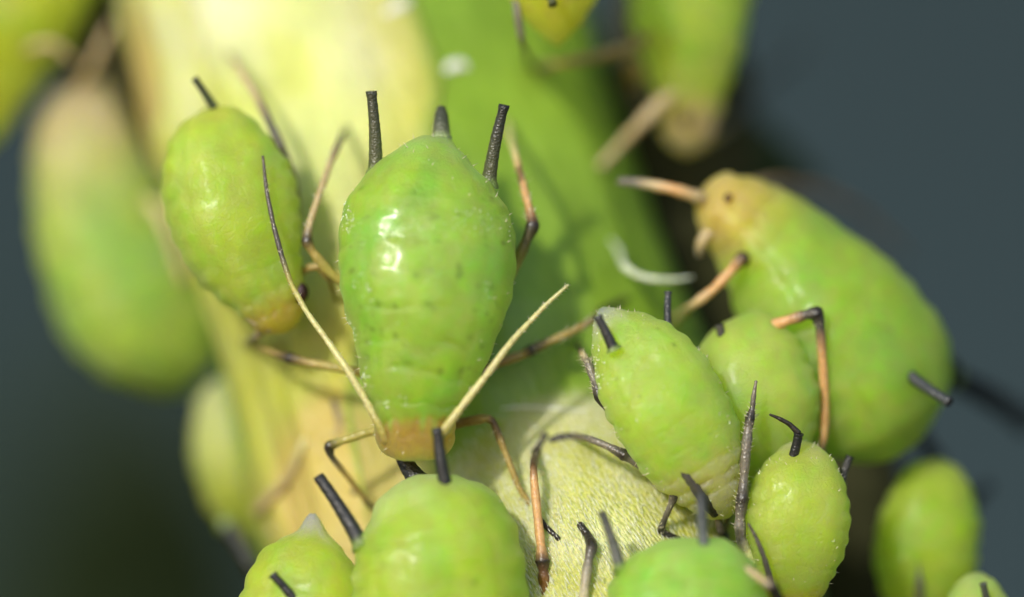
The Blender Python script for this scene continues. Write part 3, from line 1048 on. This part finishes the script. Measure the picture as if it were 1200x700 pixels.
tube('leg', a4, [(842, 548, .3, 6, GRY), (862, 560, .2, 6, GRY), (866, 572, .2, 6.5, DRK), (858, 590, .3, 5, GRY), (850, 618, .45, 4, DGR), (846, 632, None, 3.5, DRK)], LIMB)
tube('leg', a4, [(836, 590, .3, 6, PALE), (842, 612, .25, 6, GRY), (846, 622, .25, 6.5, DRK), (856, 640, None, 4, DGR)], LIMB)

# ---------------------------------------------------------------- aphid at the bottom centre
a5 = thing('aphid', 'bright green aphid at the bottom centre with two thick black cornicles pointing up', 'aphid', P(515, 720, 0.5), GROUP)
b5, v5 = body(a5, [
    (487, 557, -.18, 8), (488, 561, -.18, 44), (490, 568, -.18, 78), (494, 580, -.19, 114), (502, 602, -.2, 158), (509, 632, -.21, 188), (514, 672, -.22, 203), (518, 730, -.24, 207), (522, 800, -.22, 170), (526, 860, -.18, 110), (528, 900, -.15, 70), (529, 920, -.15, 10)],
    (0, -1, 0.04), lin(160, 196, 54), tail=lin(178, 214, 120), head=lin(190, 150, 50), hk=0.85, n=130, m=110, mott=0.5, seed=7.3,
    grooves=((.10, .008, .008), (.2, .008, .008), (.3, .006, .008), (.42, .006, .008)), spots=10)
setae(b5, v5, 40, 0.045, 13)
specks(a5, b5, 15, 33)
cornicle(a5, (422, 636, -.40), (373, 558, -.30), 10.5, 6.5, BLK, seed=1, flange=1.05)
cornicle(a5, (527, 590, -.44), (512, 502, -.50), 10, 6.0, BLK, seed=-1, flange=1.05)
cauda(a5, [(491, 566, .05, 14, BLK), (485, 557, .05, 11.5, BLK), (477, 546, .08, 9.5, BLK), (471, 537, .1, 8, BLK), (468, 533, .1, 5.5, BLK)])
o, c, r = tube('leg', a5, [(600, 790, .1, 8, ORA), (636, 740, -.02, 8.5, (0.30, 0.14, 0.04)), (638, 690, -.05, 8.5, (0.30, 0.15, 0.04)), (637, 668, -.07, 8, (0.12, 0.06, 0.03)), (636, 658, -.07, 8, DRK), (634, 640, -.06, 7, ORA), (630, 605, -.02, 6.5, ORA), (626, 565, .02, 6.2, ORA), (625, 548, .06, 6, (0.10, 0.06, 0.03)), (628, 530, None, 4.8, DRK), (633, 520, None, 4.2, DGR), (639, 509, None, 3.6, DRK)], LIMB)
bristles(o, c, r, 60, 0.035, BRISTLE, 0.5, 1, 24)

a6 = thing('aphid', 'yellow green aphid at the bottom left with a pale pointed tail', 'aphid', P(355, 740, 0.8), GROUP)
b6, v6 = body(a6, [
    (366, 602, .15, 8), (366, 608, .15, 16), (366, 622, .14, 34), (364, 640, .12, 76), (361, 660, .08, 116), (357, 690, .04, 144), (353, 740, .02, 160), (350, 800, .05, 130), (349, 850, .1, 70), (349, 870, .1, 10)],
    (-0.1, -1, 0.04), lin(170, 198, 58), tail=lin(214, 216, 170), hk=0.85, n=100, m=80, mott=0.6, seed=8.1, grooves=((.2, .008, .01), (.35, .008, .01)))
cornicle(a6, (352, 712, -.36), (319, 673, -.38), 7, 4.6, BLK, seed=1)

a7 = thing('aphid', 'blurred green aphid rising from the bottom edge below the nymph, two grey cornicles', 'aphid', P(805, 740, 0.2), GROUP)
b7, v7 = body(a7, [
    (800, 630, -.42, 8), (800, 633, -.42, 56), (801, 640, -.42, 98), (802, 654, -.43, 140), (803, 680, -.44, 174), (804, 720, -.46, 192), (806, 780, -.46, 190), (808, 840, -.44, 130), (810, 880, -.42, 60), (810, 892, -.42, 8)],
    (0, -1, 0.04), lin(142, 196, 66), tail=lin(150, 206, 90), hk=0.85, n=100, m=90, mott=0.7, seed=9.7, grooves=((.15, .008, .012), (.3, .008, .012)), spots=0)
cornicle(a7, (726, 664, -.62), (705, 600, -.5), 8.5, 4.4, (0.07, 0.075, 0.055), (0.04, 0.04, 0.03), seed=1, flange=1.1)
cornicle(a7, (826, 646, -.7), (822, 577, -.70), 7, 6.2, (0.10, 0.12, 0.11), (0.03, 0.035, 0.04), seed=-1, flange=1.15)
o, c, r = tube('leg', a7, [(720, 760, -.2, 8, GRY), (682, 730, -.2, 8, PALE), (685, 690, -.22, 7.5, (0.42, 0.38, 0.27)), (690, 655, -.18, 7, GRY), (694, 640, -.12, 6.5, DRK), (689, 628, None, 4.5, DRK), (679, 614, None, 4, DRK)], LIMB)
tube('leg', a7, [(850, 660, -.6, 6, TANC), (872, 665, -.72, 6, TANC), (892, 679, -.75, 6, TANC), (905, 688, -.76, 7, DRK), (914, 705, -.7, 5, DRK)], LIMB)

# ---------------------------------------------------------------- aphids on the right
a8 = thing('aphid', 'small oval lime green aphid at lower right beside a hairy grey upstretched leg', 'aphid', P(935, 620, 0.8), GROUP)
b8, v8 = body(a8, [
    (938, 517, .28, 8), (938, 522, .27, 30), (938, 531, .25, 56), (938, 546, .22, 86), (937, 574, .17, 114), (935, 608, .14, 125), (932, 642, .14, 116), (930, 674, .16, 92), (929, 700, .18, 66), (928, 722, .2, 50), (928, 738, .2, 34), (928, 744, .2, 6)],
    (0.03, -1, 0.1), lin(172, 204, 66), tail=lin(204, 210, 120), head=lin(196, 180, 50), hk=0.85, n=120, m=96, mott=0.4, seed=10.3, grooves=((.35, .004, .01), (.5, .005, .01), (.62, .008, .01), (.75, .012, .01)), headstart=0.7)
setae(b8, v8, 50, 0.04, 14)
specks(a8, b8, 16, 34)
cornicle(a8, (930, 533, .02), (936, 508, -.03), 6.2, 5.2, BLK, seed=1)
cornicle(a8, (987, 560, .26), (996, 535, .28), 5.5, 4.6, DGR, BLK, seed=-1)
tube('antenna', a8, [(918, 720, -.05, 5, DGR), (904, 684, -.2, 4, DGR), (895, 652, -.25, 3.4, DGR), (886, 630, -.26, 2.6, DGR), (877, 614, -.26, 1.5, DRK)], LIMB, rings=7)
tube('antenna', a8, [(936, 508, -.02, 4, DRK), (925, 497, -.03, 3, DRK), (912, 490, -.04, 2.4, DRK), (902, 486, -.05, 1.4, DRK)], LIMB)
o, c, r = tube('leg', a8, [(892, 668, .1, 8, lin(200, 205, 120)), (876, 650, .0, 9, lin(206, 205, 140)), (868, 632, -.04, 8.5, GRY), (867, 608, -.06, 8, GRY), (870, 585, -.07, 7.5, DRK), (872, 560, -.07, 6.5, GRY), (874, 528, -.07, 8, GRY), (877, 502, -.06, 6.4, GRY), (879, 490, -.06, 5.4, DRK), (882, 478, -.06, 4, DGR), (883, 465, -.06, 4, GRY), (886, 447, -.06, 2, GRY)], LIMB)
bristles(o, c, r, 130, 0.045, BRISTLE, 0.1, 0.85, 25)
tube('leg', a8, [(838, 456, .42, 5, TANC), (862, 466, .34, 5, TANC), (880, 478, .26, 6, DGR), (886, 488, .24, 7, DRK)], LIMB)

a9 = thing('aphid', 'blurred oval yellow green aphid near the lower right corner', 'aphid', P(1088, 630, 2.6), GROUP)
body(a9, [
    (1102, 538, 1.5, 8), (1101, 545, 1.5, 44), (1098, 560, 1.47, 76), (1094, 585, 1.43, 102), (1089, 620, 1.4, 122), (1085, 655, 1.4, 124), (1083, 690, 1.4, 104), (1082, 730, 1.45, 70), (1082, 755, 1.5, 40), (1082, 765, 1.5, 6)],
    (0, -1, 0.15), lin(150, 190, 38), tail=lin(170, 196, 80), n=80, m=56, seed=11.1, mat=SKIN_SOFT, mott=0.5)
tube('antenna', a9, [(1080, 730, 1.2, 6, DGR), (1078, 690, 1.1, 5.5, DGR), (1076, 650, 1.1, 5, DGR), (1074, 616, 1.1, 4, DGR)], LIMB)
cornicle(a9, (1098, 548, 2.0), (1080, 508, 2.3), 9, 8, BLK)
cornicle(a9, (1140, 590, 2.2), (1156, 572, 2.6), 7, 7, BLK)

a10 = thing('aphid', 'large blurred green aphid at the right in side view with an amber head', 'aphid', P(985, 400, 2.0), GROUP)
b10, v10 = body(a10, [
    (1056, 530, 1.35, 8), (1053, 524, 1.34, 56), (1044, 508, 1.3, 124), (1030, 482, 1.25, 192), (1006, 442, 1.2, 224), (980, 402, 1.16, 220), (944, 348, 1.13, 190), (908, 298, 1.1, 142),
    (876, 265, 1.08, 112), (854, 249, 1.06, 94), (838, 240, 1.05, 78), (828, 236, 1.05, 58), (820, 233, 1.05, 30), (817, 232, 1.05, 6)],
    (0.55, -1, 0.45), lin(148, 192, 60), tail=lin(120, 150, 40), head=lin(212, 180, 92), hk=0.92, n=130, m=90, mott=0.6, seed=12.6,
    grooves=((.55, .003, .012), (.65, .004, .012), (.75, .007, .014), (.84, .022, .014), (.91, .020, .012)), headstart=0.68, headw=0.28, rough=0.8, mat=SKIN_SOFT)
eye(a10, 853, 232, .76, 5, EYE_BROWN)
tube('beak', a10, [(842, 266, .95, 9, TANC), (829, 274, .9, 8, TANC), (821, 286, .9, 6, TANC), (819, 300, .95, 3.5, GRY)], LIMB)
cornicle(a10, (1056, 432, .72), (1113, 472, .42), 9, 5.5, (0.024, 0.028, 0.03), (0.045, 0.05, 0.055), seed=1, flange=1.15)
cornicle(a10, (1108, 440, 1.9), (1202, 494, 3.0), 17, 14, BLK, seed=-1)
tube('antenna', a10, [(836, 240, .95, 7.5, TANC), (815, 230, .8, 8, TANC), (790, 222, .76, 7, ORA), (765, 217, .8, 6.5, TANC), (745, 214, .85, 6, GRY), (726, 213, .9, 5, GRY)], LIMB)
tube('antenna', a10, [(870, 222, 1.6, 8, TANC), (910, 212, 2.2, 7, (0.2, 0.13, 0.07)), (960, 222, 2.8, 6, (0.2, 0.13, 0.07)), (1010, 248, 3.3, 5, (0.15, 0.1, 0.06)), (1060, 300, 3.8, 4, GRY)], LIMB)
tube('leg', a10, [(880, 312, .85, 8, AMB), (870, 302, .66, 8, DRK), (858, 316, .66, 7.5, ORA), (838, 338, .66, 7, ORA), (812, 358, .68, 7, TANC), (788, 378, None, 6, TANC)], LIMB)
o, c, r = tube('leg', a10, [(872, 398, .6, 9, ORA), (895, 386, .45, 9, ORA), (922, 376, .36, 8.5, ORA), (945, 369, .33, 8, DGR), (957, 367, .33, 8.5, DRK), (961, 382, .34, 7.5, DGR), (964, 420, .4, 7, ORA), (967, 470, .48, 6.8, ORA), (966, 510, .55, 6.4, ORA), (962, 528, .6, 5.5, DGR)], LIMB)
bristles(o, c, r, 60, 0.04, BRISTLE, 0.5, 1, 26)
tube('leg', a10, [(1040, 515, 1.9, 9, AMB), (1075, 508, 2.1, 9, DRK), (1100, 535, 2.4, 8, DGR)], LIMB)

a10b = thing('aphid', 'small green aphid half hidden between the nymph and the large right aphid', 'aphid', P(880, 450, 1.2), GROUP)
body(a10b, [
    (857, 384, .72, 8), (858, 387, .71, 54), (862, 394, .68, 86), (869, 410, .62, 118), (878, 436, .57, 142), (888, 468, .55, 146), (895, 502, .57, 128), (900, 536, .6, 92), (903, 562, .64, 50), (904, 572, .65, 8)],
    (0.05, -1, 0.15), lin(166, 204, 74), n=100, m=72, seed=13.4, mott=0.6, mat=SKIN_SOFT)
cornicle(a10b, (848, 409, .38), (843, 381, .36), 6, 5, BLK, DGR, seed=1)

a11 = thing('aphid', 'blurred green aphid hanging head down at the top right of the stem', 'aphid', P(808, 20, 3.1), GROUP)
body(a11, [
    (805, -190, 2.4, 8), (805, -178, 2.4, 60), (806, -140, 2.35, 116), (808, -80, 2.3, 148), (809, -20, 2.3, 150), (809, 30, 2.3, 138), (808, 75, 2.3, 112), (807, 110, 2.3, 88), (806, 138, 2.3, 72), (806, 158, 2.3, 60), (806, 174, 2.3, 38), (806, 182, 2.3, 8)],
    (0.1, -1, 0.1), lin(166, 200, 66), head=lin(204, 178, 110), n=100, m=64, seed=14.8, mat=SKIN_SOFT, mott=0.6, headstart=0.76,
    grooves=((.6, .01, .012), (.7, .016, .012), (.8, .02, .012), (.88, .02, .012)))
eye(a11, 803, 140, 1.98, 7)
eye(a11, 838, 148, 2.3, 6)
tube('leg', a11, [(768, 40, 2.1, 9, AMB), (740, 55, 1.9, 9, AMB), (700, 66, 1.75, 8, AMB), (660, 74, 1.55, 7, AMB), (632, 79, None, 7, DGR)], LIMB)
tube('leg', a11, [(788, 110, 1.95, 9, TANC), (770, 125, 1.9, 11, TANC), (748, 148, 1.9, 9, TANC), (725, 172, 2.0, 7, TANC), (704, 194, None, 6, TANC)], LIMB)
tube('leg', a11, [(748, 90, 2.3, 10, AMB), (738, 70, 2.2, 9, AMB), (744, 100, 2.5, 7, AMB)], LIMB)
tube('antenna', a11, [(830, 165, 2.4, 7, AMB), (860, 140, 3.2, 6, DGR), (905, 90, 4.4, 5.5, DGR), (945, 50, 5.4, 5, DGR)], LIMB)

a12 = thing('aphid', 'blurred yellow aphid peeking in from the top edge with its pointed end down', 'aphid', P(650, -40, 1.6), GROUP)
body(a12, [
    (655, 54, .92, 6), (654, 48, .92, 20), (653, 38, .92, 42), (652, 22, .92, 72), (650, 0, .92, 102), (648, -40, .9, 136), (646, -90, .9, 130), (645, -130, .92, 80), (645, -150, .94, 8)],
    (0, -1, -0.1), lin(200, 204, 44), n=80, m=64, seed=15.5, mat=SKIN_SOFT, mott=0.35)
cornicle(a12, (640, -22, .52), (648, 6, .40), 6, 5, (0.12, 0.13, 0.04), (0.08, 0.09, 0.03))
tube('leg', a12, [(604, -20, .8, 6, GRY), (606, 15, .75, 6, GRY), (612, 50, .8, 5, GRY), (622, 78, None, 5, (0.12, 0.16, 0.05))], LIMB)

a13 = thing('aphid', 'tiny pale green aphid tail just showing at the bottom right corner', 'aphid', P(1146, 740, 1.0), GROUP)
body(a13, [(1149, 671, .62, 6), (1148, 676, .62, 28), (1147, 686, .6, 50), (1146, 705, .58, 72), (1145, 740, .56, 88), (1145, 780, .58, 60), (1145, 800, .6, 8)],
     (0, -1, 0.1), lin(164, 200, 90), n=60, m=48, seed=16.2, mat=SKIN_SOFT, mott=0.5)
cornicle(a13, (1156, 700, .3), (1152, 684, .26), 5, 4, (0.06, 0.07, 0.05))

# ---------------------------------------------------------------- small debris on the stem
def shred(name, label, pts, mat, cat):
    raw = [(p[0], p[1], p[2] if p[2] is not None else surf(p[0], p[1], 0.02), p[3]) for p in pts]
    s = catmull(raw, 40)
    pos = [P(*r[:3]) for r in s]
    vs, fs = [], []
    for i in range(40):
        t = (pos[min(i + 1, 39)] - pos[max(i - 1, 0)]).normalized()
        a = t.cross(Vector((0, -1, 0))).normalized()
        b = a.cross(t)
        for k in range(8):
            w = k / 8 * 2 * math.pi
            rr = s[i][3] / PPM * (1 + 0.45 * noise.noise(Vector((i * 0.5, k * 0.9, 2))))
            vs.append(pos[i] + a * math.cos(w) * rr + b * math.sin(w) * rr * 0.45)
    for i in range(39):
        for k in range(8):
            k2 = (k + 1) % 8
            fs.append((i * 8 + k, i * 8 + k2, (i + 1) * 8 + k2, (i + 1) * 8 + k))
    fs.append(tuple(reversed(range(8))))
    fs.append(tuple(range(39 * 8, 40 * 8)))
    o = link(name, vs, fs, mat, origin=pos[20])
    o['label'] = label
    o['category'] = cat
    return o


shred('shed_skin', 'curled white shred of shed skin on the green stem above the nymph', [(715, 281, None, 1.6), (724, 292, None, 3), (732, 312, 1.1, 4.6), (750, 323, 1.05, 4.2), (780, 328, 1.05, 3.2), (812, 325, 1.1, 1.2)], SHED, 'shed skin')
shred('fibre', 'thin white fibre lying across the top of the fuzzy node', [(588, 479, None, 1), (612, 477, None, 1.6), (650, 479, None, 1.6), (690, 481, None, 1)], WAX, 'fibre')
shred('wax_flake', 'blurred white flake on the edge of the pale bract above the central aphid', [(522, 84, None, 3), (530, 78, None, 7), (540, 76, None, 6), (548, 80, None, 2)], WAX, 'flake')
shred('wax_flake', 'elongated blurred white flake on the pale bract at the top edge', [(448, 20, None, 2), (458, 13, None, 5), (470, 7, None, 6), (480, 1, None, 3)], WAX, 'flake')

for ob in bpy.data.objects:
    if '_o' in ob.keys():
        del ob['_o']
